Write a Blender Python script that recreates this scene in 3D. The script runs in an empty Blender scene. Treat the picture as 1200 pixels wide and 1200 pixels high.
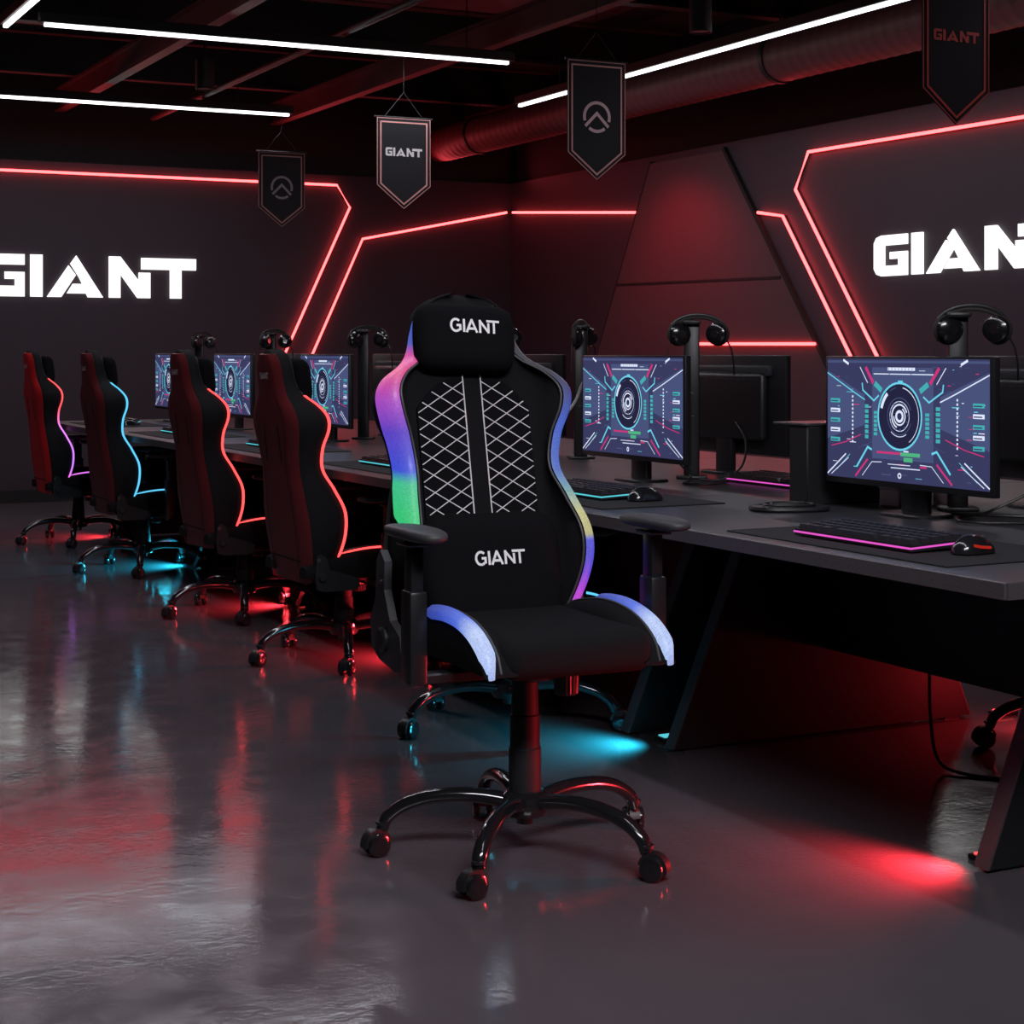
import bpy, bmesh, math, random
from mathutils import Vector, Matrix
random.seed(7)
PI = math.pi
R = math.radians
COL = bpy.context.scene.collection
# ------------------------------------------------------------------ camera frame
F = 2042.0; HZ = 412.0; CH = 1.2
S1, C1 = 0.4502, 0.8929          # the view direction in world XY
def ray(px):
    k = (px - 600.0) / F
    return (C1*k + S1, -S1*k + C1)          # world XY per metre of depth
def onY(px, py, Y):
    r = ray(px); d = Y / r[1]
    return Vector((r[0]*d, Y, CH - (py-HZ)/F*d))
def onX(px, py, X):
    r = ray(px); d = X / r[0]
    return Vector((X, r[1]*d, CH - (py-HZ)/F*d))
# ------------------------------------------------------------------ materials
def new_mat(name):
    m = bpy.data.materials.new(name); m.use_nodes = True
    nt = m.node_tree; b = nt.nodes.get('Principled BSDF')
    return m, nt, b
def pm(name, col, rough=.5, metal=0., bump=0., scale=80., var=0., spec=.5, coat=0., emit=None, es=0., sheen=0.):
    m, nt, b = new_mat(name)
    b.inputs['Base Color'].default_value = (*col, 1)
    b.inputs['Roughness'].default_value = rough
    b.inputs['Metallic'].default_value = metal
    b.inputs['Specular IOR Level'].default_value = spec
    b.inputs['Coat Weight'].default_value = coat
    if sheen: b.inputs['Sheen Weight'].default_value = sheen
    if emit:
        b.inputs['Emission Color'].default_value = (*emit, 1); b.inputs['Emission Strength'].default_value = es
    tc = nt.nodes.new('ShaderNodeTexCoord'); n = nt.nodes.new('ShaderNodeTexNoise')
    n.inputs['Scale'].default_value = scale; n.inputs['Detail'].default_value = 4
    nt.links.new(tc.outputs['Object'], n.inputs['Vector'])
    if var:
        mx = nt.nodes.new('ShaderNodeMix'); mx.data_type = 'RGBA'
        mx.inputs['A'].default_value = (*[c*(1-var) for c in col], 1)
        mx.inputs['B'].default_value = (*[min(1, c*(1+var)) for c in col], 1)
        nt.links.new(n.outputs['Fac'], mx.inputs['Factor']); nt.links.new(mx.outputs['Result'], b.inputs['Base Color'])
    if bump:
        bp = nt.nodes.new('ShaderNodeBump'); bp.inputs['Strength'].default_value = bump; bp.inputs['Distance'].default_value = .004
        nt.links.new(n.outputs['Fac'], bp.inputs['Height']); nt.links.new(bp.outputs['Normal'], b.inputs['Normal'])
    return m
def em(name, col, s):
    m, nt, b = new_mat(name)
    nt.nodes.remove(b); e = nt.nodes.new('ShaderNodeEmission')
    e.inputs['Color'].default_value = (*col, 1); e.inputs['Strength'].default_value = s
    nt.links.new(e.outputs[0], nt.nodes['Material Output'].inputs['Surface'])
    return m
def led_ramp(name, stops, z0, z1, s, axis='Z', noise=.22):
    m, nt, b = new_mat(name)
    b.inputs['Base Color'].default_value = (.08, .08, .08, 1); b.inputs['Roughness'].default_value = .4
    tc = nt.nodes.new('ShaderNodeTexCoord'); sp = nt.nodes.new('ShaderNodeSeparateXYZ')
    mr = nt.nodes.new('ShaderNodeMapRange'); mr.inputs['From Min'].default_value = z0; mr.inputs['From Max'].default_value = z1
    cr = nt.nodes.new('ShaderNodeValToRGB')
    nt.links.new(tc.outputs['Object'], sp.inputs[0]); nt.links.new(sp.outputs[axis], mr.inputs['Value'])
    nt.links.new(mr.outputs['Result'], cr.inputs['Fac'])
    el = cr.color_ramp.elements
    while len(el) > 1: el.remove(el[-1])
    el[0].position = (stops[0][0]-z0)/(z1-z0); el[0].color = (*stops[0][1], 1)
    for z, c in stops[1:]:
        e = el.new((z-z0)/(z1-z0)); e.color = (*c, 1)
    n = nt.nodes.new('ShaderNodeTexNoise'); n.inputs['Scale'].default_value = 260; n.inputs['Detail'].default_value = 3
    nt.links.new(tc.outputs['Object'], n.inputs['Vector'])
    m2 = nt.nodes.new('ShaderNodeMapRange'); m2.inputs['From Min'].default_value = .3; m2.inputs['From Max'].default_value = .7
    m2.inputs['To Min'].default_value = s*(1-noise); m2.inputs['To Max'].default_value = s*(1+noise)
    nt.links.new(n.outputs['Fac'], m2.inputs['Value'])
    nt.links.new(cr.outputs['Color'], b.inputs['Emission Color']); nt.links.new(m2.outputs['Result'], b.inputs['Emission Strength'])
    return m
M = {}
M['fabric'] = pm('black_fabric', (.0085, .0085, .010), .9, bump=.5, scale=500, var=.25, spec=.15)
M['velour'] = pm('black_velour', (.006, .006, .0075), .95, bump=.4, scale=700, var=.2, spec=.1)
M['side_fabric'] = pm('charcoal_fabric', (.011, .0115, .013), .85, bump=.4, scale=500, var=.2, spec=.2)
M['piping'] = pm('grey_piping', (.07, .07, .075), .5)
M['stitch'] = pm('white_thread', (.72, .70, .72), .6, bump=.3, scale=900)
M['logo_white'] = pm('white_embroidery', (.95, .95, .95), .5, emit=(1, 1, 1), es=.0)
M['maroon'] = pm('maroon_leatherette', (.17, .022, .026), .4, bump=.2, scale=300, var=.15)
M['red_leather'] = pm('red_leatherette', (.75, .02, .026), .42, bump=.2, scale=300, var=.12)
M['plastic'] = pm('black_plastic', (.014, .014, .016), .42, bump=.1, scale=400)
M['arm_pad'] = pm('charcoal_foam', (.045, .047, .05), .5, bump=.2, scale=400)
M['grey_plastic'] = pm('grey_plastic', (.055, .057, .062), .4)
M['gloss_metal'] = pm('gloss_black_metal', (.012, .012, .014), .14, metal=0., coat=.6, spec=.7)
M['satin_metal'] = pm('satin_black_metal', (.018, .018, .02), .35, metal=.3)
M['column'] = pm('matt_black_column', (.016, .016, .018), .62, spec=.3)
M['chrome'] = pm('chrome', (.6, .6, .62), .2, metal=1.)
M['desk'] = pm('desk_laminate', (.040, .040, .045), .34, bump=.05, scale=120, var=.2)
M['desk_edge'] = pm('desk_edge_band', (.075, .065, .07), .45, bump=.2, scale=160, var=.2)
M['desk_dark'] = pm('desk_black_board', (.010, .010, .012), .6, bump=.05, scale=120)
M['mat'] = pm('mat_cloth', (.012, .012, .014), .85, bump=.3, scale=900)
M['monitor'] = pm('monitor_plastic', (.012, .012, .014), .38, bump=.05)
M['monitor_rib'] = pm('monitor_grey', (.035, .04, .045), .35)
M['key'] = pm('keycap', (.02, .018, .022), .4)
M['cable'] = pm('black_cable', (.012, .012, .013), .4)
M['white_cable'] = pm('white_cable', (.7, .7, .7), .4)
M['cup'] = pm('headset_gloss', (.012, .012, .014), .18, coat=.5)
M['cushion'] = pm('ear_cushion', (.03, .026, .022), .7, bump=.2)
M['banner'] = pm('banner_cloth', (.010, .0115, .016), .8, bump=.3, scale=400)
M['banner_line'] = pm('copper_braid', (.85, .42, .38), .5)
M['banner_dim'] = pm('dull_copper_braid', (.42, .22, .2), .6)
M['banner_red'] = pm('red_braid', (.9, .12, .1), .5)
M['banner_white'] = pm('white_print', (.9, .9, .9), .5)
M['banner_pink'] = pm('pale_pink_print', (.85, .62, .64), .5)
M['banner_grey'] = pm('grey_print', (.25, .25, .28), .5)
M['wall'] = pm('wall_paint', (.043, .029, .041), .6, bump=.12, scale=60, var=.08)
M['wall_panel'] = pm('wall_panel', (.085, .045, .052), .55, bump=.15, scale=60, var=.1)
M['upper_wall'] = pm('upper_wall', (.018, .014, .016), .8, bump=.2, scale=30, var=.3)
M['groove'] = pm('groove_black', (.006, .006, .007), .7)
M['ceiling'] = pm('ceiling_paint', (.03, .022, .024), .8, bump=.3, scale=8, var=.3)
M['beam'] = pm('red_lit_steel', (.12, .036, .04), .5, bump=.1, scale=60, var=.2)  # red tone of the uplighting is put into this steel colour
M['black_metal'] = pm('fixture_metal', (.012, .012, .013), .5)
M['skirting'] = pm('skirting', (.008, .008, .009), .6)
M['white_led'] = em('white_tube', (.93, .97, 1.0), 3.6)
M['sign'] = em('sign_face', (1., .985, .96), 1.5)
M['sign_side'] = pm('sign_side', (.5, .5, .5), .5)
M['neon'] = em('red_neon', (1., .058, .060), 8.5)
M['red_led'] = em('red_led', (1., .06, .06), 2.6)
M['cyan_led'] = em('cyan_led', (.12, .62, 1.), 1.15)
M['purple_led'] = led_ramp('red_to_purple_led', [(.35, (.9, .12, .25)), (.5, (.45, .16, .9)), (.72, (.6, .18, .7)), (.85, (1, .08, .09)), (1.1, (1, .07, .07))], .3, 1.2, 1.6, noise=.05)
M['pink_led'] = em('magenta_led', (.75, .09, .55), 1.1)
M['cyan_glow'] = em('teal_led', (.1, .6, .7), 1.0)
M['red_dot'] = em('mouse_red_glow', (1, .05, .03), .35)
M['strip_l'] = led_ramp('rainbow_light_right_wing', [(.55, (.1, .2, .9)), (.70, (.03, .6, .25)), (.80, (.03, .62, .20)), (.875, (.05, .60, .30)), (.905, (.05, .09, .75)), (1.0, (.12, .06, .62)), (1.08, (.45, .08, .60)), (1.15, (.75, .04, .22)), (1.19, (.7, .05, .35)), (1.22, (.07, .12, .55)), (1.34, (.05, .12, .65))], .5, 1.4, .85)
M['strip_r'] = led_ramp('rainbow_light_left_wing', [(.55, (.75, .08, .75)), (.61, (.4, .06, .8)), (.65, (.09, .07, .78)), (.73, (.08, .10, .75)), (.745, (.55, .52, .22)), (.80, (.62, .60, .28)), (.85, (.2, .42, .45)), (.90, (.08, .16, .60)), (1.02, (.05, .12, .62)), (1.10, (.03, .04, .2)), (1.15, (.01, .01, .02))], .5, 1.4, .8)
M['strip_seat'] = led_ramp('blue_white_seat_light', [(-.1, (.02, .03, .12)), (.05, (.04, .08, .50)), (.15, (.08, .16, .75)), (.23, (.5, .62, .95)), (.30, (.45, .58, .95)), (.33, (.05, .1, .5))], -.2, .4, .9, axis='Y')
# ------------------------------------------------------------------ mesh builder
class MB:
    def __init__(s): s.v = []; s.f = []; s.m = []; s.T = None
    def _add(s, vs, fs, mi=0):
        o = len(s.v)
        s.v += [tuple(s.T @ Vector(v)) if s.T else tuple(v) for v in vs]
        for f in fs: s.f.append(tuple(i+o for i in f)); s.m.append(mi)
    def box(s, x0, x1, y0, y1, z0, z1, bev=0., seg=2, mi=0, rot=None):
        bm = bmesh.new(); bmesh.ops.create_cube(bm, size=1.)
        for v in bm.verts: v.co = Vector((v.co.x*abs(x1-x0), v.co.y*abs(y1-y0), v.co.z*abs(z1-z0)))
        if bev: bmesh.ops.bevel(bm, geom=bm.edges[:], offset=bev, segments=seg, profile=.5, affect='EDGES', clamp_overlap=True)
        c = Vector(((x0+x1)/2, (y0+y1)/2, (z0+z1)/2))
        bm.verts.index_update()
        vs = [((rot @ v.co) if rot else v.co) + c for v in bm.verts]
        s._add(vs, [[v.index for v in f.verts] for f in bm.faces], mi); bm.free(); return s
    def loft(s, rings, cap=True, mi=0, closed=True):
        n = len(rings[0]); vs = [p for r in rings for p in r]; fs = []
        for i in range(len(rings)-1):
            for j in range(n if closed else n-1):
                k = (j+1) % n
                fs.append((i*n+j, i*n+k, (i+1)*n+k, (i+1)*n+j))
        if cap and closed:
            fs.append(tuple(range(n-1, -1, -1))); fs.append(tuple(range((len(rings)-1)*n, len(rings)*n)))
        s._add(vs, fs, mi); return s
    def tube(s, pts, r, n=8, mi=0, closed=False, flat=1.):
        pts = [Vector(p) for p in pts]; rs = r if isinstance(r, (list, tuple)) else [r]*len(pts)
        rings = []; up = None
        for i, p in enumerate(pts):
            a = pts[i-1] if (i > 0 or closed) else p
            b = pts[(i+1) % len(pts)] if (i < len(pts)-1 or closed) else p
            t = (b-a).normalized()
            if up is None: up = Vector((0, 0, 1)) if abs(t.z) < .9 else Vector((0, 1, 0))
            up = (up - t*up.dot(t)).normalized(); sd = t.cross(up)
            rings.append([p + (sd*math.cos(2*PI*k/n)*flat + up*math.sin(2*PI*k/n))*rs[i] for k in range(n)])
        if closed: rings.append(rings[0])
        return s.loft(rings, cap=not closed, mi=mi)
    def cyl(s, p0, p1, r0, r1=None, n=24, mi=0):
        r1 = r0 if r1 is None else r1
        return s.tube([p0, p1], [r0, r1], n, mi)
    def lathe(s, prof, c=(0, 0, 0), n=24, axis='z', mi=0):
        rings = []
        for r, h in prof:
            ring = []
            for k in range(n):
                a = 2*PI*k/n; q = (r*math.cos(a), r*math.sin(a), h)
                if axis == 'x': q = (h, r*math.cos(a), r*math.sin(a))
                if axis == 'y': q = (r*math.sin(a), h, r*math.cos(a))
                ring.append((q[0]+c[0], q[1]+c[1], q[2]+c[2]))
            rings.append(ring)
        return s.loft(rings, mi=mi)
    def prism(s, pts, fn, d0, d1, mi=0):
        n = len(pts); vs = [fn(p[0], p[1], d0) for p in pts] + [fn(p[0], p[1], d1) for p in pts]
        fs = [tuple(range(n)), tuple(range(2*n-1, n-1, -1))]
        fs += [(j, n+j, n+(j+1) % n, (j+1) % n) for j in range(n)]
        s._add(vs, fs, mi); return s
    def ribbon(s, pts, w, fn, d=0., mi=0, th=0.):
        """flat strokes with mitred joints in the plane of fn(u, v, d)"""
        P = [Vector((p[0], p[1])) for p in pts]; L = []; Rr = []
        for i, p in enumerate(P):
            t0 = (p-P[i-1]).normalized() if i else (P[1]-p).normalized()
            t1 = (P[i+1]-p).normalized() if i < len(P)-1 else t0
            n0 = Vector((-t0.y, t0.x)); n1 = Vector((-t1.y, t1.x)); nn = (n0+n1)
            nn = nn.normalized() if nn.length > 1e-6 else n0
            k = w/2/max(.35, nn.dot(n0))
            L.append(p+nn*k); Rr.append(p-nn*k)
        for i in range(len(P)-1):
            q = [L[i], L[i+1], Rr[i+1], Rr[i]]
            if th: s.prism([(a.x, a.y) for a in q], fn, d, d+th, mi)
            else: s._add([fn(a.x, a.y, d) for a in q], [(0, 1, 2, 3)], mi)
        return s
    def build(s, name, mats, parent=None, smooth=True, angle=38):
        me = bpy.data.meshes.new(name); me.from_pydata(s.v, [], s.f)
        for m in (mats if isinstance(mats, (list, tuple)) else [mats]): me.materials.append(m)
        me.polygons.foreach_set('material_index', s.m); me.update()
        bm = bmesh.new(); bm.from_mesh(me); bmesh.ops.recalc_face_normals(bm, faces=bm.faces); bm.to_mesh(me); bm.free()
        if smooth:
            me.shade_smooth(); me.set_sharp_from_angle(angle=R(angle))
        o = bpy.data.objects.new(name, me); COL.objects.link(o)
        if parent: o.parent = parent
        return o
def tag(o, label=None, cat=None, group=None, kind=None):
    if label: o['label'] = label
    if cat: o['category'] = cat
    if group: o['group'] = group
    if kind: o['kind'] = kind
    return o
def empty(name, loc, rz, label, cat, group=None):
    o = bpy.data.objects.new(name, None); COL.objects.link(o); o.location = loc; o.rotation_euler = (0, 0, rz)
    o.empty_display_size = .1
    return tag(o, label, cat, group)
def dup(o, loc=None, rz=None, label=None, parent=None):
    c = o.copy(); COL.objects.link(c)
    if parent: c.parent = parent
    if loc is not None: c.location = loc
    if rz is not None: c.rotation_euler = (0, 0, rz)
    if label: c['label'] = label
    for ch in list(o.children): dup(ch, parent=c)
    return c
def structure(mb, name, m, smooth=False): return tag(mb.build(name, m, smooth=smooth), kind='structure')
def catmull(keys, x):
    ks = keys
    if x <= ks[0][0]: return ks[0][1]
    if x >= ks[-1][0]: return ks[-1][1]
    for i in range(len(ks)-1):
        if ks[i][0] <= x <= ks[i+1][0]:
            x0, y0 = ks[i]; x1, y1 = ks[i+1]; h = x1-x0; t = (x-x0)/h
            m0 = (y1-ks[i-1][1])/(x1-ks[i-1][0]) if i else (y1-y0)/h
            m1 = (ks[i+2][1]-y0)/(ks[i+2][0]-x0) if i+2 < len(ks) else (y1-y0)/h
            return (2*t**3-3*t*t+1)*y0+(t**3-2*t*t+t)*h*m0+(-2*t**3+3*t*t)*y1+(t**3-t*t)*h*m1
def smooth_path(pts, n=8):
    out = []
    for i in range((len(pts)-1)*n+1):
        t = i/n
        out.append(Vector([catmull([(k, p[a]) for k, p in enumerate(pts)], t) for a in range(3)]))
    return out
# ------------------------------------------------------------------ lettering
LET = [
 [(.89,1),(.20,1),(.07,.95),(0,.82),(0,.18),(.07,.05),(.20,0),(.89,0),(.89,.58),(.44,.58),(.44,.41),(.67,.41),(.67,.25),(.27,.25),(.27,.75),(.89,.75)],
 [(1.02,0),(1.30,0),(1.30,1),(1.02,1)],
 [(1.40,0),(1.73,0),(2.07,.53),(1.90,.76)],
 [(1.94,.80),(2.08,1.0),(2.71,0),(2.35,0),(2.31,.09),(1.86,.09),(2.00,.32),(2.22,.32),(2.13,.50)],
 [(2.85,0),(2.85,1),(3.12,1),(3.56,.42),(3.56,.62),(3.84,.62),(3.84,0),(3.53,0),(3.12,.57),(3.12,0)],
 [(3.62,.98),(3.62,.70),(4.32,.70),(4.32,0),(4.60,0),(4.60,.70),(4.96,.70),(4.96,.98)]]
def thin_word(mb, h, fn, d, w=.15, mi=0):
    arc = [(.42+.42*math.cos(a), .5+.5*math.sin(a)) for a in [R(x) for x in range(45, 316, 18)]]
    S = [arc, [(.80, .08), (.80, .50), (.48, .50)], [(1.14, -.05), (1.14, 1.05)], [(1.36, -.05), (1.84, 1.05)], [(1.80, 1.05), (2.28, -.05)], [(1.55, .27), (2.08, .27)],
         [(2.56, -.05), (2.56, 1.05)], [(2.52, 1.0), (3.32, 0)], [(3.30, -.05), (3.30, .80)], [(3.14, .97), (4.30, .97)], [(3.80, .95), (3.80, -.05)]]
    W = 4.3
    for st in S: mb.ribbon([((x-W/2)*h, (y-.5)*h) for x, y in st], w*h, fn, d, mi)
# ------------------------------------------------------------------ gaming chair
W_K = [(0,.185),(.08,.225),(.17,.245),(.25,.243),(.34,.222),(.42,.203),(.50,.216),(.57,.243),(.62,.247),(.665,.218),(.705,.165),(.75,.140),(.82,.128),(.85,.112),(.872,.082),(.885,.04)]
D_K = [(0,.07),(.08,.125),(.17,.175),(.25,.185),(.34,.145),(.42,.108),(.50,.112),(.57,.135),(.62,.135),(.665,.112),(.71,.08),(.76,.065),(.84,.062),(.875,.06),(.915,.05)]
def make_chair(label, lift, base_ang, main, group=None, cat='gaming chair'):
    t = empty('gaming_chair', (0, 0, 0), 0, label, cat, group)
    TILT = R(12.5) if main else R(7)
    B0 = Vector((0, -.250, .475+lift)) if main else Vector((0, -.215, .465+lift))
    def bk(x, y, s): return B0 + Vector((x, y*math.cos(TILT)-s*math.sin(TILT), s*math.cos(TILT)+y*math.sin(TILT)))
    W = lambda s: catmull(W_K, s) + (.008*math.exp(-((s-.42)/.12)**2) if main else 0)
    D = lambda s: catmull(D_K, s)*(1 if main else 1-.14*math.exp(-((s-.2)/.14)**2))
    ss = [i*.885/60 for i in range(61)]
    # backrest
    mb = MB(); rings = []
    for s in ss:
        w, d = W(s), D(s); e = min(1, (.895-s)/.05)**.5; c0 = .066*e; xi = max(.01, min(.168, w-.045)); b = .02*(1-e)
        h = [(0, b), (w*.6, b), (w-.03, b), (w-.006, b+.010), (w, d*.35), (w, d-.028), (w-.005, d-.008), (w-.016, d), (w-.03, d-.006),
             (xi+(w-xi)*.45, c0+(d-c0)*.42), (xi+.012, c0+.006), (xi, c0), (xi*.6, c0+.003), (0, c0+.004)]
        h = [(max(0, x), y) for x, y in h]
        ring = h + [(-x, y) for x, y in h[-2:0:-1]]
        rings.append([bk(x, y, s) for x, y in ring])
    mb.loft(rings); bo = mb.build('backrest', M['side_fabric'] if not main else M['fabric'], t, angle=60)
    # rear cover
    mb = MB(); rings = []
    for s in [i*.872/50 for i in range(51)]:
        w = W(s)+.003
        half = [(0, -.012), (w*.55, -.011), (w-.03, -.006), (w+.001, .012), (w-.01, .016), (0, .012)]
        ring = half[:-1] + [(0, .012)] + [(-x, y) for x, y in half[-2:0:-1]]
        rings.append([bk(x, y, s) for x, y in ring])
    mb.loft(rings); cov = mb.build('back_cover', M['maroon'] if not main else M['side_fabric'], t, angle=50)
    if not main:
        mb = MB(); fn = lambda u, v, d: bk(u, -.0135-d, v)
        for sx in (-1, 1): mb.ribbon([(sx*(W(s)*.62), s) for s in [i*.04+.06 for i in range(17)]], .006, fn, .0)
        mb.ribbon([(-.17, .085), (.17, .085)], .006, fn, 0)
        for sx in (-1, 1): mb.ribbon([(sx*.075, .60), (sx*.085, .46)], .012, fn, .0)
        mb.build('cover_seam', M['groove'], cov, smooth=False)
        mb = MB(); thin_word(mb, .022, lambda u, v, d: bk(u, -.0145-d, v+.79), 0, .2)
        tag(mb.build('back_logo', M['logo_white'], cov, smooth=False), 'small white lettering on the back of the headrest')
    # light strips on the wings
    s0, s1 = (.02, .835) if main else (.03, .705)
    sw = .095 if main else .011
    for sx in (1, -1):
        if main: s0 = .25 if sx > 0 else .02
        mb = MB(); rings = []
        for i in range(61):
            s = s0+(s1-s0)*i/60; w, d = W(s), D(s); q = min(sw, d*.80)
            k = min(1, 8*(s-s0)/(s1-s0)+.15, 8*(s1-s)/(s1-s0)+.15); q *= k
            if main: sec = [(w-.004, d-q), (w+.005, d-q*.95), (w+.006, d-q*.45), (w+.002, d-.003), (w-.010, d+.006), (w-.024, d+.004), (w-.014, d-.008)]
            else: sec = [(w-.006, d-.007), (w+.002, d-.008), (w+.0035, d-.003), (w-.001, d+.003), (w-.007, d+.003), (w-.009, d-.002)]
            rings.append([bk(sx*x, y, s) for x, y in sec])
        mb.loft(rings)
        tag(mb.build('light_strip', (M['strip_l'] if sx > 0 else M['strip_r']) if main else M['red_led'], t, angle=50), 'glowing colour strip along the wing edge')
        mb = MB(); mb.tube([bk(sx*(W(s)-(.030 if main else .023)), D(s)+.001, s) for s in [s0+(.85-s0)*i/60 for i in range(61)]], .0028, 6)
        mb.build('piping', M['piping'], bo)
    # quilted panel and stitching
    PAD = .075
    if main:
        top = lambda x: .665-.085*(abs(x)/.155)**2.6
        mb = MB()
        for sx in (-1, 1):
            xs = [.024+.131*i/12 for i in range(13)]
            poly = [(sx*x, .30) for x in xs] + [(sx*x, top(x)) for x in reversed(xs)]
            mb.prism(poly, lambda u, v, d: bk(u, d, v), .060, PAD-.001)
        qp = mb.build('quilted_panel', M['velour'], t, smooth=False)
        mb = MB(); fn = lambda u, v, d: bk(u, d, v)
        for sx in (-1, 1):
            for slope in (-.62, .62):
                for k in range(-3, 16):
                    seg = []
                    for i in range(61):
                        x = .026+.127*i/60; v = .30 + k*.044 + slope*(x-.09)*1.0
                        if .31 < v < top(x)-.004: seg.append((sx*x, v))
                    if len(seg) > 3: mb.ribbon([seg[0], seg[-1]], .0024, fn, PAD+.0006+(.0003 if slope > 0 else 0))
            mb.ribbon([(sx*.0245, .30), (sx*.0245, .665)], .0035, fn, PAD+.0012)
        mb.build('stitching', M['stitch'], qp, smooth=False)
    # pillows
    def pillow(name, cs, a, b, th, y0, tilt=0., e=5, dx=0.):
        root_fn = lambda u, v: th*max(0, (1-abs(u)**e)*(1-abs(v)**e))**.45
        mb = MB(); N = 22
        q = [math.sin(PI/2*(-1+2*i/N)) for i in range(N+1)]
        def pos(u, v, front):
            dpt = root_fn(u, v); ww = a*(1-.05*v*v); x = u*ww*(1-.09*v**6); z = v*b*(1+.04*u*u)*(1-.13*u**6)
            return bk(dx+x*math.cos(tilt)-z*math.sin(tilt), y0+(dpt if front else -dpt*.35), cs+x*math.sin(tilt)+z*math.cos(tilt))
        for fr in (True, False):
            mb.loft([[pos(q[i], q[j], fr) for i in range(N+1)] for j in range(N+1)], cap=False, closed=False)
        o = mb.build(name, M['velour'], t, angle=180)
        bmm = bmesh.new(); bmm.from_mesh(o.data); bmesh.ops.remove_doubles(bmm, verts=bmm.verts, dist=.0004)
        bmesh.ops.recalc_face_normals(bmm, faces=bmm.faces); bmm.to_mesh(o.data); bmm.free()
        return o, (lambda x, z, d: bk(dx+x*math.cos(tilt)-z*math.sin(tilt), y0+root_fn(x/a, z/b)+.0025+d, cs+x*math.sin(tilt)+z*math.cos(tilt)))
    hp, hf = pillow('head_pillow', .755, .138, .088, .058, .085, R(3) if main else 0, 5, .018 if main else 0)
    if main:
        mb = MB(); thin_word(mb, .031, lambda u, v, d: hf(-u-.010, v+.022, d), 0, .2)
        tag(mb.build('pillow_lettering', M['logo_white'], hp, smooth=False), 'white embroidered letters GIANT')
        lp, lf = pillow('lumbar_pillow', .160, .190, .148, .066, .085, 0, 6)
        mb = MB(); thin_word(mb, .031, lambda u, v, d: lf(-u-.002, v+.030, d), 0, .2)
        tag(mb.build('pillow_lettering', M['logo_white'], lp, smooth=False), 'white embroidered letters GIANT')
    # seat
    SZ = .487+lift
    mb = MB(); mb.box(-.190, .190, -.21, .305, SZ-.016, SZ+.082, .04, 5)
    mb.build('seat', M['fabric'], t, angle=60)
    prof_k = [(-.24,.045),(-.16,.080),(-.06,.103),(.04,.113),(.13,.108),(.20,.092),(.25,.068),(.285,.038),(.302,.0)]
    for sx in (1, -1):
        mb = MB(); rings = []
        for i in range(33):
            y = -.24+.542*i/32; h = catmull(prof_k, y)
            lo = 0 if y < .27 else (y-.27)*.25
            sec = [(.16, lo), (.16, h*.75), (.178, h*.93), (.20, h), (.225, h*.94), (.238, h*.7), (.24, h*.35), (.236, lo+.002)]
            rings.append([(sx*x, y, SZ+z) for x, z in sec])
        mb.loft(rings); sb = mb.build('seat_bolster', M['fabric'], t, angle=60)
        mb = MB()
        yy = [(-.08+.382*i/40) if main else (-.12+.37*i/40) for i in range(41)]
        path = [(sx*.224, y+.002, SZ+max(.004, catmull(prof_k, y))-(.006 if main else .004)) for y in yy]
        rad = [(.0185 if main else .0040)*min(1, i/8+.25, (40-i)/4+.35) for i in range(41)]
        mb.tube(path, rad, 10, flat=1.1 if main else 1.)
        tag(mb.build('light_strip', M['strip_seat'] if main else M['red_led'], sb, angle=50), 'glowing strip over the seat bolster')
        mb = MB(); mb.tube([(sx*(.199 if main else .205), min(y, .3), SZ+catmull(prof_k, y)+.001) for y in [-.2+.5*i/30 for i in range(31)]], .0028, 6)
        mb.build('piping', M['piping'], sb)
    # recliner hinges
    for sx in (1, -1):
        mb = MB(); pr = [(-.29,.20),(-.265,.225),(-.235,.20),(-.238,.13),(-.20,.06),(-.135,.03),(-.12,-.035),(-.16,-.06),(-.27,-.045),(-.325,-.02),(-.335,.05),(-.30,.10)]
        fn = lambda u, v, d: Vector((sx*d, u, SZ+v))
        if not main: pr = [(-.205,.085),(-.19,.095),(-.17,.085),(-.155,.035),(-.10,.02),(-.04,.0),(-.035,-.03),(-.06,-.045),(-.18,-.045),(-.205,-.035),(-.212,.02)]
        mb.prism(pr, fn, .245 if not main else .248, .258 if not main else .268)
        hg = mb.build('recliner_hinge', M['grey_plastic'] if main else M['mat'], t, smooth=False)
        mb = MB(); mb.lathe([(.0, .268), (.030, .268), (.030, .277), (.024, .282), (0, .282)], n=20, axis='x')
        for v in mb.v: pass
        mb.v = [(sx*(v[0]-(0 if main else .012)), v[1]*(1 if main else .55)-(.235 if main else .185), v[2]*(1 if main else .55)+SZ+.01) for v in mb.v]; mb.build('hinge_cap', M['plastic'] if main else M['mat'], hg)
        mb = MB(); hz = .15 if main else .075; hy = -.255 if main else -.20; mb.tube([(sx*.255, hy, SZ+hz), (sx*(.272 if main else .262), hy, SZ+hz)], .007, 10)
        mb.build('bolt', M['chrome' if main else 'grey_plastic'], hg)
    # armrests
    for sx in (1, -1):
        mb = MB(); zt = .775+lift
        mb.box(sx*.312-.022, sx*.312+.022, .035, .10, SZ-.045, SZ+.17, .008, 2)
        mb.box(sx*.312-.016, sx*.312+.016, .043, .09, SZ+.15, zt, .005, 2)
        mb.box(min(sx*.12, sx*.325), max(sx*.12, sx*.325), .045, .09, SZ-.045, SZ-.02, .004, 1)
        ar = mb.build('armrest', M['satin_metal'], t)
        mb = MB(); rings = []
        out = [(.045*math.copysign(abs(math.cos(a))**.7, math.cos(a)), .140*math.copysign(abs(math.sin(a))**.75, math.sin(a))) for a in [2*PI*k/32 for k in range(32)]]
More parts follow.
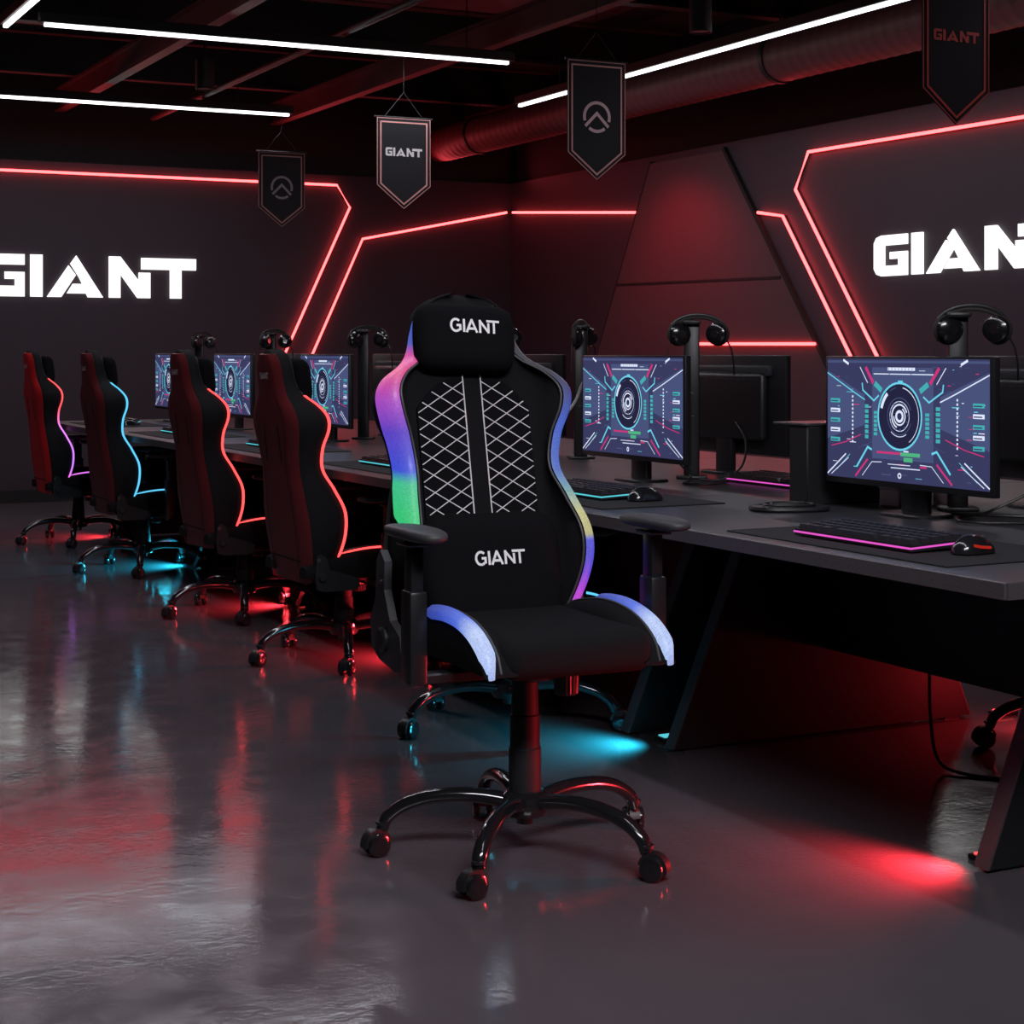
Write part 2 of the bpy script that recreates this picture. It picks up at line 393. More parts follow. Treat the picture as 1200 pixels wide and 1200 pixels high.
        for z, sc in ((-.002, .72), (.001, .86), (.006, .98), (.013, 1.), (.020, .97), (.024, .86), (.0255, .6)):
            rings.append([(sx*.312+x*sc, .075+y*sc, zt+z+.002*math.cos(y*12)) for x, y in out])
        mb.loft(rings); mb.build('arm_pad', M['arm_pad'], ar, angle=60)
        mb = MB(); mb.box(sx*.312-.03, sx*.312+.03, .03, .11, zt-.016, zt-.008, .003, 1); mb.build('pad_plate', M['grey_plastic'], ar)
    # mechanism, column and base
    mb = MB(); mb.box(-.09, .09, -.12, .12, SZ-.035, SZ+.004, .01, 2); mb.box(-.035, .035, -.06, .10, SZ-.06, SZ-.03, .012, 2)
    mech = mb.build('tilt_mechanism', M['satin_metal'], t)
    mb = MB(); rings = []
    for y, r in ((-.125, .022), (-.120, .027), (-.055, .029), (-.045, .020)):
        rings.append([(-.065+r*(1+(.06 if k % 2 else 0))*math.cos(2*PI*k/40), .09+r*(1+(.06 if k % 2 else 0))*math.sin(2*PI*k/40), SZ+y+.03) for k in range(40)])
    mb.loft(rings); mb.build('tension_knob', M['plastic'], mech, angle=20)
    mb = MB(); mb.tube([(.05, .02, SZ-.03), (.16, .03, SZ-.035), (.20, .03, SZ-.03)], [.005, .005, .008], 8); mb.build('height_lever', M['gloss_metal'], mech)
    mb = MB(); zc = SZ-.05; h0 = .135; L = zc-h0
    mb.lathe([(.0, h0-.02), (.036, h0-.02), (.039, h0), (.0385, h0+L*.40), (.036, h0+L*.41), (.0355, h0+L*.66), (.033, h0+L*.67), (.031, h0+L*.95), (.018, h0+L*.97), (.018, zc+.02), (0, zc+.02)], n=28)
    mb.build('gas_column', M['column'], t, angle=30)
    mb = MB(); mb.lathe([(0, .095), (.05, .098), (.058, .11), (.056, .145), (.045, .155), (0, .155)], n=28); mb.lathe([(0, .075), (.02, .076), (.022, .1), (0, .1)], n=16)
    hub = mb.build('base_hub', M['gloss_metal'], t)
    for k in range(5):
        a = R(base_ang+72*k); Rm = Matrix.Rotation(a, 4, 'Z')
        mb = MB(); mb.T = Rm
        path = smooth_path([(.03, 0, .128), (.12, 0, .142), (.21, 0, .140), (.28, 0, .122), (.325, 0, .092), (.340, 0, .062)], 5)
        mb.tube(path, [.019-.004*i/(len(path)-1) for i in range(len(path))], 12, flat=1.15)
        lg = mb.build('base_leg', M['gloss_metal'], t)
        sw = [35, -30, 10, 60, -15][k]
        mb = MB(); mb.T = Rm @ Matrix.Translation((.340, 0, 0)) @ Matrix.Rotation(R(sw), 4, 'Z')
        mb.lathe([(0, .045), (.011, .045), (.011, .072), (.017, .073), (.017, .08), (0, .08)], n=14)
        hood = []
        for yy in (-.020, .020):
            pass
        arc = [(.018+.036*math.cos(b), .029+.036*math.sin(b)) for b in [R(q) for q in range(-10, 175, 15)]]
        arc2 = [(.018+.024*math.cos(b), .029+.024*math.sin(b)) for b in [R(q) for q in range(170, -15, -15)]]
        mb.prism(arc+arc2, lambda u, v, d: Vector((u, d, v)), -.013, .013)
        cs = mb.build('caster', M['plastic'], t)
        for yy in (-.017, .017):
            wb = MB(); wb.T = mb.T
            wb.lathe([(0, yy-.0085), (.012, yy-.010), (.021, yy-.009), (.027, yy-.007), (.0285, yy-.003), (.0285, yy+.003), (.027, yy+.007), (.021, yy+.009), (.012, yy+.010), (0, yy+.0085)], c=(.018, 0, .0285), n=22, axis='y')
            wb.build('wheel', M['cup'], cs, angle=30)
    return t
chair = make_chair('large black gaming chair in the foreground with rainbow light strips and two pillows', 0, -25, True)
chair.location = (1.90, 3.70, 0); chair.rotation_euler = (0, 0, R(178.3))
row = make_chair('maroon gaming chair with red light strip, directly left of the foreground chair', -.14, -90, False, 'row of gaming chairs pushed up to the desks')
row.location = (2.48, 6.38, 0); row.rotation_euler = (0, 0, R(-90))
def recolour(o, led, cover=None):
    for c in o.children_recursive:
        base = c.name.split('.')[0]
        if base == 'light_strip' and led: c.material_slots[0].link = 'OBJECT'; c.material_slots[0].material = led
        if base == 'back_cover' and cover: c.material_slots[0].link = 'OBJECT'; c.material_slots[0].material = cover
for (x, y, led, cov, lab) in [
    (2.50, 4.98, M['cyan_led'], None, 'gaming chair with blue light strip, mostly hidden behind the large foreground chair'),
    (2.50, 7.68, M['red_led'], None, 'maroon gaming chair with red light strip, between the blue-lit chair and the larger red-lit one'),
    (2.50, 9.45, M['cyan_led'], None, 'maroon gaming chair with cyan blue light strip, second from the left end of the row'),
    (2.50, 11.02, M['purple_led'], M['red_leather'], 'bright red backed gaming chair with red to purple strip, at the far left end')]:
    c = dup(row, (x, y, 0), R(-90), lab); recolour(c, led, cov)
c = dup(row, (3.98, 3.92, 0), R(100), 'gaming chair beyond the desk, only a caster showing at the right edge')
# ------------------------------------------------------------------ desks
XC = 3.35
bounds = [2.59, 4.59, 6.22, 7.87, 9.55, 11.42]
names = ['black gaming desk nearest the camera, at the right edge of the photo', 'black gaming desk behind the large foreground chair, second from the near end', 'black gaming desk in the middle of the row', 'black gaming desk second from the far left end', 'black gaming desk at the far left end of the row']
for i in range(5):
    y0, y1 = bounds[i]+.002, bounds[i+1]-.002
    t = empty('gaming_desk', (XC, (y0+y1)/2, 0), 0, names[i], 'desk', 'row of back to back gaming desks')
    h = (y1-y0)/2
    mb = MB(); mb.box(-.965, .965, -h, h, .722, .75, .003, 1); mb.build('desktop', M['desk'], t, smooth=False)
    for sx in (-1, 1):
        mb = MB(); mb.box(sx*.968-.004, sx*.968+.004, -h, h, .716, .7495, .001, 1); mb.build('edge_band', M['desk_edge'], t, smooth=False)
    mb = MB(); mb.box(-.964, .964, -h-.0015, -h+.003, .716, .7495); mb.build('edge_band', M['desk_edge'], t, smooth=False)
    ly = [(-h+.51 if i == 0 else -h+.13), h-.13]
    if i == 4: ly[1] = h-.2
    for j, q in enumerate(ly):
        mb = MB(); pr = [(-.57, .008), (-.275, .716), (.275, .716), (.57, .008)]
        mb.prism(pr, lambda u, v, d: Vector((u, d, v)), q-.024, q+.024); lg = mb.build('desk_leg', M['desk_dark'], t, smooth=False)
        for sx in (-1, 1):
            mb = MB(); mb.prism([(sx*.570, .008), (sx*.275, .716), (sx*.279, .716), (sx*.575, .008)], lambda u, v, d: Vector((u, d, v)), q-.0245, q+.0245)
            mb.build('leg_edge', M['desk_edge'], lg, smooth=False)
        mb = MB()
        for sx in (-1, 1): mb.box(sx*.5-.03, sx*.5+.03, q-.018, q+.018, 0, .01)
        mb.build('foot_pad', M['plastic'], lg, smooth=False)
    mb = MB(); mb.box(-.014, .014, ly[0]+.024, ly[1]-.024, .27, .72); mb.build('modesty_panel', M['desk_dark'], t, smooth=False)
# LED lamps at the leg feet
leds = [(3.17, 'red'), (4.59, 'cyan'), (6.22, 'red'), (7.87, 'red'), (9.55, 'cyan'), (11.25, 'red')]
REDC = (1, .035, .05); CYC = (.02, .62, .85)
def lamp(name, kind, loc, energy, col, size=.1, sy=None, aim=None, spread=None):
    l = bpy.data.lights.new(name, kind); l.energy = energy; l.color = col
    if kind == 'AREA':
        l.size = size
        if sy: l.shape = 'RECTANGLE'; l.size_y = sy
        if spread: l.spread = spread
    elif kind in ('POINT', 'SPOT'): l.shadow_soft_size = size
    if kind == 'SPOT' and spread: l.spot_size = spread; l.spot_blend = .8
    o = bpy.data.objects.new(name, l); COL.objects.link(o); o.location = loc
    if aim: o.rotation_euler = (Vector(aim)-Vector(loc)).to_track_quat('-Z', 'Y').to_euler()
    return o
wh = ['under the near desk leg at the right', 'between the desk legs right of the foreground chair', 'behind the base of the foreground chair', 'behind the nearest chair of the row', 'beside the blue-lit chair', 'under the far left chair']
for (y, c), w in zip(leds, wh):
    t = empty('floor_light', (2.86, y, 0), 0, 'small %s floor light %s' % (c, w), 'floor light', 'floor lights between the desk legs')
    mb = MB(); mb.box(-.04, .04, -.03, .03, 0, .012, .003, 1); mb.build('housing', M['plastic'], t)
    mb = MB(); mb.box(-.03, .03, -.02, .02, .0115, .016, .002, 1); mb.build('lens', M['red_led'] if c == 'red' else M['cyan_glow'], t)
    lamp('floor_light_lamp', 'SPOT', (2.77, y-.02, .09), (46 if c == 'red' else 26)*(1.7 if y > 6 else 1), REDC if c == 'red' else CYC, .03, aim=(1.95, y+.27, -.16), spread=R(128))
for y, c, w in ((4.42, 'red', 'at the rear foot of the near desk leg'), (6.35, 'red', 'at the rear foot behind the foreground chair')):
    t = empty('floor_light', (4.05, y, 0), 0, 'small %s floor light %s' % (c, w), 'floor light', 'floor lights between the desk legs')
    mb = MB(); mb.box(-.04, .04, -.03, .03, 0, .012, .003, 1); mb.build('housing', M['plastic'], t)
    mb = MB(); mb.box(-.03, .03, -.02, .02, .0115, .016, .002, 1); mb.build('lens', M['red_led'], t)
    lamp('floor_light_lamp', 'POINT', (3.98, y-.22, .12), 3.4, REDC, .045)
# ------------------------------------------------------------------ monitors
SW, SH = .675, .338
sm = [em('screen_back', (.030, .032, .085), 1.35), em('screen_cyan', (.12, .50, .65), 1.3), em('screen_white', (.62, .68, .85), 1.2), em('screen_pink', (.50, .03, .16), 1.2),
      em('screen_green', (.08, .45, .22), 1.), em('screen_dark', (.014, .014, .040), 1.3), em('screen_mid', (.050, .065, .15), 1.3), em('screen_teal', (.05, .35, .38), 1.2)]
def make_monitor(label, group):
    t = empty('monitor', (0, 0, 0), 0, label, 'monitor', group)
    zb = .075; w, h = .70, .362
    mb = MB(); mb.box(-w/2, w/2, -.012, .012, zb, zb+h, .004, 2)
    rings = []
    hs = mb.build('housing', M['monitor'], t)
    mb = MB(); mb.box(-.25, .25, .010, .050, zb+.05, zb+.30, .018, 3); mb.box(-.27, .27, .008, .03, zb+.285, zb+.325, .008, 2, mi=1)
    for k in range(9): mb.box(-.14+k*.035-.012, -.14+k*.035+.012, .049, .052, zb+.27, zb+.275, mi=1)
    mb.build('rear_shell', [M['monitor'], M['monitor_rib']], hs)
    mb = MB(); cz = zb+.186
    def fn(u, v, d): return Vector(((u-.5)*SW, -.0126-d, cz+(v-.5)*SH))
    def q(u0, v0, u1, v1, mi, d=.0006): mb._add([fn(u0, v0, d), fn(u1, v0, d), fn(u1, v1, d), fn(u0, v1, d)], [(0, 1, 2, 3)], mi)
    A = SW/SH
    def ln(pts, wd, mi, d=.0008):
        f2 = lambda u, v, dd: fn(u/A, v, dd)
        mb.ribbon([(a*A, b) for a, b in pts], wd, f2, d, mi)
    def arc(r, a0, a1, wd, mi, d=.0010, n=40, c=(.475, .535)):
        f2 = lambda u, v, dd: fn(u/A, v, dd)
        mb.ribbon([(c[0]*A+r*math.cos(R(a0+(a1-a0)*i/n)), c[1]+r*math.sin(R(a0+(a1-a0)*i/n))) for i in range(n+1)], wd, f2, d, mi)
    q(0, 0, 1, 1, 0, 0)
    q(.30, .18, .68, .93, 6, .0003)
    mb._add([fn(0, .32, .0003), fn(.25, .45, .0003), fn(.25, .70, .0003), fn(0, .90, .0003)], [(0, 1, 2, 3)], 6)
    mb._add([fn(1, .30, .0003), fn(.72, .45, .0003), fn(.72, .70, .0003), fn(1, .90, .0003)], [(0, 1, 2, 3)], 6)
    f2 = lambda u, v, dd: fn(u/A, v, dd)
    disc = [(.475*A+.265*math.cos(2*PI*k/48), .535+.265*math.sin(2*PI*k/48)) for k in range(48)]
    mb._add([f2(u, v, .0007) for u, v in disc], [tuple(range(48))], 5)
    arc(.27, 0, 360, .017, 1); arc(.235, 40, 80, .008, 2); arc(.235, -60, 40, .006, 2); arc(.235, 130, 165, .03, 2); arc(.235, 100, 120, .006, 6)
    arc(.15, 20, 340, .007, 6, .0011); arc(.165, -130, -60, .006, 2); arc(.12, 0, 360, .006, 2); arc(.095, 20, 250, .014, 2); arc(.07, 180, 420, .012, 2); arc(.04, 0, 360, .022, 2); arc(.012, 0, 360, .012, 0)
    for a in range(0, 360, 30): arc(.11, a, a+10, .02, 6, .0012, 4)
    for sx in (-1, 1):
        m = lambda u: .475+sx*(u-.475)*(1 if sx > 0 else .475/.525)
        ln([(m(1.0), .88), (m(.80), .72), (m(.72), .66)], .010, 1 if sx < 0 else 2)
        ln([(m(.74), .80), (m(.735), .74), (m(.655), .655), (m(.62), .70)], .014, 1)
        ln([(m(.60), .80), (m(.57), .84), (m(.53), .90)], .006, 6)
        ln([(m(.66), .80), (m(.715), .93)], .03, 3, .0006); ln([(m(.70), .80), (m(.755), .93)], .008, 2)
        ln([(m(.60), .74), (m(.65), .80)], .045, 7)
        for k in range(6): q(m(.632), .37+k*.035, m(.656), .395+k*.035, 7); 
        for k in range(7): q(m(.695), .34+k*.042, m(.72), .37+k*.042, 7)
        for k in range(12): q(m(.815), .30+k*.034, m(.815)+.009, .318+k*.034, 2)
        for k in range(5): q(m(.94)-.032, .30+k*.082, m(.94)+.032, .335+k*.082, 2 if k % 2 else 7); q(m(.94)-.028, .309+k*.082, m(.94)+.02, .319+k*.082, 0, .0009)
        ln([(m(.97), .26), (m(.86), .30), (m(.75), .37)], .008, 3)
        ln([(m(1.0), .02), (m(.86), .20)], .012, 2); ln([(m(.97), .02), (m(.84), .17)], .007, 2); ln([(m(.93), .06), (m(.83), .20)], .005, 1)
        ln([(m(.78), .10), (m(.70), .27), (m(.67), .25)], .018, 1); ln([(m(.79), .02), (m(.73), .12), (m(.70), .17)], .018, 3); ln([(m(.74), .03), (m(.67), .15), (m(.60), .155)], .006, 2)
        ln([(m(.88), .99), (m(.84), .955)], .02, 2)
    q(.40, .905, .57, .93, 2); 
    for k in range(8): q(.405+k*.021, .908, .408+k*.021, .927, 0, .001)
    q(.31, .872, .68, .880, 2); q(.465, .80, .495, .825, 1); q(.33, .225, .48, .243, 3); q(.48, .215, .60, .245, 4); q(.50, .17, .555, .205, 4); q(.50, .248, .53, .26, 2)
    q(.42, .112, .60, .120, 2); q(.36, .05, .42, .06, 6); arc(.018, 0, 360, .012, 2, .001, 12, (.475, .055)); q(.0, .965, 1, .985, 6, .0005); q(.60, .13, .64, .145, 3); q(.40, .14, .54, .146, 2)
    rs = random.Random(3)
    for k in range(90):
        u_, v_ = rs.uniform(.03, .97), rs.uniform(.03, .95)
        if .30 < u_ < .65 and .25 < v_ < .85: continue
        l_ = rs.uniform(.008, .05); q(u_, v_, min(.99, u_+l_), v_+rs.choice((.004, .007)), rs.choice((6, 6, 6, 2, 1, 3)), .00055)
    for k in range(9):
        for sx in (-1, 1):
            a_ = rs.uniform(.1, 1.3)*rs.choice((-1, 1)); dx, dy = math.cos(a_)*sx*.9, math.sin(a_)*.7
            ln([(.475+dx*.19, .535+dy*.36), (.475+dx*.42, .535+dy*.55)], .004, 6, .0005)
    tag(mb.build('screen', sm, t, smooth=False), 'lit screen with a blue and pink circular interface')
    mb = MB(); mb.box(-.05, .05, .018, .045, .006, zb+.16, .006, 2); nk = mb.build('stand_neck', M['monitor'], t)
    mb = MB(); out = [(.10*math.copysign(abs(math.cos(a))**.6, math.cos(a)), .075*math.copysign(abs(math.sin(a))**.6, math.sin(a))) for a in [2*PI*k/32 for k in range(32)]]
    mb.loft([[(x*s, y*s+.03, z) for x, y in out] for z, s in ((0, 1), (.006, 1), (.010, .96), (.011, .6))]); mb.build('stand_base', M['monitor'], t)
    return t
st = [3.755, 5.21, 6.70, 8.22, 9.72, 11.03]
ordw = ['nearest the camera at the right', 'just right of the foreground chair', 'hidden behind the foreground chair', 'third from the far left end', 'second from the far left end', 'at the far left end']
mon = make_monitor('monitor with lit blue interface, '+ordw[0], 'monitors facing the row of chairs')
mon.location = (3.10, st[0], .75); mon.rotation_euler = (0, 0, R(-90))
for k in range(1, 6): dup(mon, (3.10, st[k], .75), R(-90), 'monitor with lit blue interface, '+ordw[k])
rst = [3.80, 5.43, 7.10, 8.60, 10.15]
rw = ['at the right edge of the photo', 'between the two large lit screens', 'just behind the right shoulder of the foreground chair', 'third from the far left', 'second from the far left']
for k in range(5):
    c = dup(mon, (3.66, rst[k], .75), R(90), 'monitor seen from behind, '+rw[k]); c['group'] = 'monitors facing away on the far side of the desks'
# ------------------------------------------------------------------ headset stands and headsets
def make_stand(label):
    t = empty('headset_stand', (0, 0, 0), 0, label, 'headset stand', 'headset stands along the desks')
    mb = MB(); mb.box(-.055, .055, -.045, .045, 0, .012, .005, 2); mb.build('base', M['plastic'], t)
    mb = MB(); mb.box(-.028, .028, -.014, .014, .010, .555, .005, 2); mb.build('pole', M['satin_metal'], t)
    mb = MB(); mb.box(-.033, .033, -.045, .03, .545, .562, .007, 2); mb.build('hook', M['plastic'], t)
    mb = MB(); mb.box(-.006, .006, -.0165, -.0135, .30, .306); mb.box(-.01, .01, -.0165, -.0135, .22, .223); mb.build('mark', M['chrome'], t)
    return t
def make_headset(label):
    t = empty('headset', (0, 0, 0), 0, label, 'headset', 'headsets hanging on their stands')
    # local X spans the head, z = 0 at the inside top of the band
    def arcp(rx, rz, n=24): return [(rx*math.cos(PI-PI*i/n), 0, rz*math.sin(PI-PI*i/n)-rz) for i in range(n+1)]
    mb = MB(); mb.tube([(x, y, z+.012) for x, y, z in arcp(.098, .055)], .0038, 8, flat=1.7); mb.build('headband', M['satin_metal'], t)
    mb = MB(); mb.tube([(x, y, z+.003) for x, y, z in arcp(.085, .045)], .003, 8, flat=2.2); mb.build('band_pad', M['cushion'], t)
    for sx in (-1, 1):
        T = Matrix.Translation((sx*.066, -.012, -.056)) @ Matrix.Rotation(R(-24*sx-8), 4, 'Z')
        mb = MB(); mb.T = T
        mb.lathe([(0, -.024), (.024, -.023), (.036, -.016), (.040, -.004), (.036, .004), (0, .004)], n=24, axis='y'); c = mb.build('ear_cup', M['cup'], t)
        mb = MB(); mb.T = T; mb.lathe([(.018, .004), (.040, .004), (.043, .012), (.040, .021), (.030, .024), (.020, .020), (.018, .006)], n=24, axis='y'); mb.build('ear_cushion', M['cushion'], c)
        mb = MB(); mb.T = T; mb.lathe([(.010, -.0248), (.014, -.0250), (.014, -.0235), (.010, -.0233)], n=16, axis='y'); mb.build('cup_ring', M['chrome'], c)
        mb = MB(); mb.tube([(sx*.098, 0, -.044), (sx*.104, 0, -.06), (sx*.090, 0, -.075)], .006, 8); mb.build('yoke', M['satin_metal'], t)
    mb = MB(); mb.tube(smooth_path([(.10, 0, -.07), (.115, -.02, -.11), (.125, -.01, -.16), (.13, .01, -.20)], 5), .003, 6); mb.build('headset_cable', M['cable'], t)
    mb = MB(); mb.tube(smooth_path([(-.09, 0, -.07), (-.105, .0, -.11), (-.108, .0, -.20)], 5), .0022, 6); mb.build('headset_cable', M['cable'], t)
    return t
hst = make_stand('headset stand behind the nearest lit screen'); hst.location = (XC, 3.84, .75); hst.rotation_euler = (0, 0, R(-32))
hs = make_headset('black headset on the stand nearest the camera, at the right'); hs.location = (XC+.035, 3.82, 1.318); hs.rotation_euler = (0, 0, R(-30))
hh = [(5.23, XC, 'headset stand behind the second lit screen', 'black headset on the stand behind the second lit screen', -25),
      (6.40, 3.55, 'headset stand left of the second lit screen', 'small black headset left of the second lit screen', 40),
      (6.80, XC, 'headset stand hidden behind the foreground chair', 'black headset peeking out beside the pillow of the foreground chair', 20),
      (8.34, XC, 'headset stand just left of the foreground chair', 'black headset just left of the foreground chair', -10),
      (9.80, XC, 'headset stand behind the nearest chair of the row', 'black headset above the nearest chair of the row', 15),
      (11.25, XC, 'headset stand at the far left end of the desks', 'black headset at the far left, above the third chair from the left', 30)]
for y, x, a, b, rz in hh:
    if y == 6.40: dup(hst, (x, y, .70+.05), R(-20), a); dup(hs, (x, y, 1.318), R(rz), b)
    else: dup(hst, (x, y, .75), R(-32), a); dup(hs, (x+.02, y-.01, 1.318), R(rz), b)
# ------------------------------------------------------------------ keyboards, mice, mats
def make_keyboard(label, led, individual):
    t = empty('keyboard', (0, 0, 0), 0, label, 'keyboard', 'keyboards on the desks')
    mb = MB(); mb.loft([[(x, y, z+(y+.08)*.05) for x, y in ((-.215, -.08), (.215, -.08), (.215, .08), (-.215, .08))] for z in (0.003, .018)])
    mb.build('case', M['plastic'], t, smooth=False)
    mb = MB(); mb.tube([(x, y, .011+(y+.08)*.05) for x, y in ((-.216, -.08), (-.216, -.081), (.216, -.081), (.216, .081), (-.216, .081))], .0024, 6, closed=True)
    tag(mb.build('light_edge', led, t), 'glowing edge of the keyboard')
    def keybm(mb, x, y, w):
        z = .018+(y+.08)*.05
        mb.loft([[(x-w/2*s, y-.0125*s, z+h), (x+w/2*s, y-.0125*s, z+h), (x+w/2*s, y+.0125*s, z+h), (x-w/2*s, y+.0125*s, z+h)] for h, s in ((0, 1), (.011, .78))])
    rows = []
    for r in range(5):
        y = -.062+r*.031; ws = [.0255]*15
        if r == 0: ws = [.032]*3+[.15]+[.032]*3
        tot = sum(ws)+.0025*(len(ws)-1); x = -tot/2*1.0; sc = .415/tot
        for w in ws: rows.append((x*sc+w*sc/2, y, w*sc)); x += w+.0025
    if individual:
        cache = {}
        for x, y, w in rows:
            kk = (round(w, 4))
            if kk not in cache:
                mb = MB(); z0 = -.018-(0+.08)*.05; keybm(mb, 0, 0, w); cache[kk] = mb.build('key', M['key'], t, smooth=False); o = cache[kk]
            else:
                o = cache[kk].copy(); COL.objects.link(o); o.parent = t
            o.location = (x, y, y*.05)
    else:
        mb = MB()
        for x, y, w in rows: keybm(mb, x, y, w)
        mb.build('key_bank', M['key'], t, smooth=False)
    return t
def make_mouse(label, red=False):
    t = empty('mouse', (0, 0, 0), 0, label, 'computer mouse', 'mice on the desks')
    mb = MB(); rings = []
    for i in range(15):
        a = -1+2*i/14; y = .060*a; k = max(.02, 1-abs(a)**2.6)**.5; hh = (.040-.006*a-.012*a*a)*k
        w = .033*k*(1-.08*math.cos(a*PI))
        rings.append([(w*math.cos(b), y, .003+max(0, hh*math.sin(b))) for b in [PI*j/12 for j in range(13)]])
    mb.loft(rings); body = mb.build('body', M['cup'], t, angle=60)
    mb = MB(); mb.lathe([(0, -.004), (.009, -.004), (.010, 0), (.009, .004), (0, .004)], c=(0, .034, .030), n=14, axis='x'); mb.build('scroll_wheel', M['grey_plastic'], t)
    mb = MB(); mb.ribbon([(-.002, .02), (0, .048)], .003, lambda u, v, d: Vector((u, v, .036)), 0)
    mb.build('seam', M['groove'], t, smooth=False)
    if red:
        mb = MB(); mb.tube([(.026, -.03, .022), (.0315, -.01, .018), (.031, .02, .015)], .0035, 6); tag(mb.build('side_light', M['red_dot'], t), 'red glow on the side of the mouse')
    return t
kb = make_keyboard('keyboard with magenta glowing edge on the nearest desk', M['pink_led'], True); kb.location = (2.595, 3.25, .754); kb.rotation_euler = (0, 0, R(-90))
kb2 = make_keyboard('keyboard with teal glowing edge, right of the foreground chair', M['cyan_glow'], True); kb2.location = (2.66, 4.74, .754); kb2.rotation_euler = (0, 0, R(-90))
kb3 = make_keyboard('black keyboard hidden behind the foreground chair', M['cyan_glow'], False); kb3.location = (2.66, 6.25, .754); kb3.rotation_euler = (0, 0, R(-90))
for y, w in ((7.74, 'in front of the third screen from the far left'), (9.24, 'in front of the second screen from the far left'), (10.72, 'in front of the far left screen')):
    dup(kb3, (2.68, y, .754), R(-90), 'black keyboard '+w)
kb4 = dup(kb3, (3.46, 4.84, .750), R(-90), 'keyboard with pink glowing edge behind the second lit screen')
for ch in kb4.children:
    if ch.name.startswith('light_edge'): ch.material_slots[0].link = 'OBJECT'; ch.material_slots[0].material = M['pink_led']
ms = make_mouse('dark mouse with red glow on the nearest desk', True); ms.location = (2.64, 2.975, .754); ms.rotation_euler = (0, 0, R(-80))
ms2 = make_mouse('black mouse beside the teal-lit keyboard'); ms2.location = (2.70, 4.47, .754); ms2.rotation_euler = (0, 0, R(-85))
for y, w in ((5.98, 'hidden behind the foreground chair'), (7.46, 'in front of the third screen from the far left'), (8.96, 'in front of the second screen from the far left'), (10.44, 'in front of the far left screen')):
    dup(ms2, (2.68, y, .754), R(-90), 'black mouse '+w)
mb = MB(); mb.box(-.21, .21, -.41, .41, 0, .004, .002, 1); mt = mb.build('mouse_mat', M['mat']); mt.location = (2.65, 3.24, .75)
tag(mt, 'wide black mat under the magenta-lit keyboard', 'desk mat', 'desk mats under the keyboards')
for y, w in ((4.72, 'under the teal-lit keyboard'), (6.23, 'hidden behind the foreground chair'), (7.72, 'before the third screen from the far left'), (9.22, 'before the second screen from the far left'), (10.70, 'before the far left screen')):
    dup(mt, (2.67, y, .75), 0, 'wide black mat '+w)
# divider box with lid, docking base, cables
t = empty('divider_box', (3.22, 4.20, .75), 0, 'black upright box with overhanging lid between the two large screens', 'box')
mb = MB(); mb.box(-.16, .145, -.045, .045, 0, .232, .004, 1); mb.build('body', M['desk_dark'], t)
mb = MB(); mb.box(-.165, .150, -.05, .12, .232, .240, .002, 1); mb.build('lid', M['desk'], t)
t = empty('pink_lit_box', (3.37, 4.02, .75), 0, 'low pale pink-lit box beside the black upright box, under the nearest screen', 'box')
mb = MB(); mb.box(-.12, .12, -.045, .045, 0, .052, .004, 1); mb.build('body', pm('pink_lit_box', (.62, .44, .46), .5, bump=.05), t)  # pink light falling on the box is painted into its colour
mb = MB(); mb.box(-.122, .122, -.047, .047, .050, .062, .003, 1); mb.build('lid', pm('pink_lit_lid', (.62, .46, .48), .5, bump=.05), t)  # lid colour carries the same painted pink light
t = empty('docking_base', (2.92, 4.05, .75), R(-20), 'flat black oval device on the desk left of the nearest keyboard', 'device')
out = [(.115*math.copysign(abs(math.cos(a))**.8, math.cos(a)), .075*math.copysign(abs(math.sin(a))**.8, math.sin(a))) for a in [2*PI*k/36 for k in range(36)]]
mb = MB(); mb.loft([[(x*s, y*s, z) for x, y in out] for z, s in ((0, .94), (.006, 1), (.013, .98), (.015, .9), (.012, .86))]); mb.build('body', M['plastic'], t)
mb = MB(); mb.tube([(x*.62, y*.62, .018) for x, y in out], .004, 6, closed=True); mb.tube([(x*.42, y*.42+.01, .020) for x, y in out], .004, 6, closed=True); mb.build('coiled_cable', M['cable'], t)
mb = MB()
for k in range(4): mb.box(-.09+k*.02, -.082+k*.02, -.062, -.056, .0135, .0165)
mb.build('button', M['monitor_rib'], t)
def cable(name, pts, r, label, m='cable', cat='cable', group=None):
    mb = MB(); mb.tube(smooth_path(pts, 8), r, 8); return tag(mb.build(name, M[m]), label, cat, group)
cable('power_cable', [(3.35, 3.96, .33), (3.345, 3.95, .15), (3.34, 3.91, .03), (3.36, 3.82, .006), (3.45, 3.70, .005), (3.55, 3.60, .005), (3.68, 3.62, .005), (3.70, 3.72, .005), (3.60, 3.76, .012), (3.53, 3.68, .014), (3.62, 3.58, .012), (3.72, 3.60, .010), (3.78, 3.66, .006)], .005, 'black cable hanging from the desk and coiled on the floor at the right')
cable('monitor_cable', [(3.16, 3.70, .92), (3.24, 3.82, .83), (3.22, 3.86, .765), (3.20, 3.76, .757), (3.28, 3.62, .757), (3.4, 3.5, .757)], .004, 'black cable looping beside the stand of the nearest screen')
cable('monitor_cable', [(3.60, 3.62, .90), (3.48, 3.66, .82), (3.36, 3.72, .757), (3.26, 3.66, .757), (3.14, 3.60, .757), (3.10, 3.50, .757), (3.26, 3.40, .757), (3.5, 3.36, .757)], .004, 'black cable lying across the desk right of the nearest stand')
cable('monitor_cable', [(3.30, 3.30, .757), (3.36, 3.42, .775), (3.42, 3.5, .77), (3.46, 3.4, .78), (3.38, 3.36, .77), (3.5, 3.3, .76), (3.6, 3.45, .757)], .006, 'tangled black cable heap at the right edge of the desk')
cable('monitor_cable', [(3.14, 5.16, .90), (3.20, 5.08, .82), (3.24, 5.06, .765), (3.16, 4.98, .757), (3.22, 4.90, .757), (3.34, 4.98, .757)], .004, 'black cable behind the stand of the second lit screen')
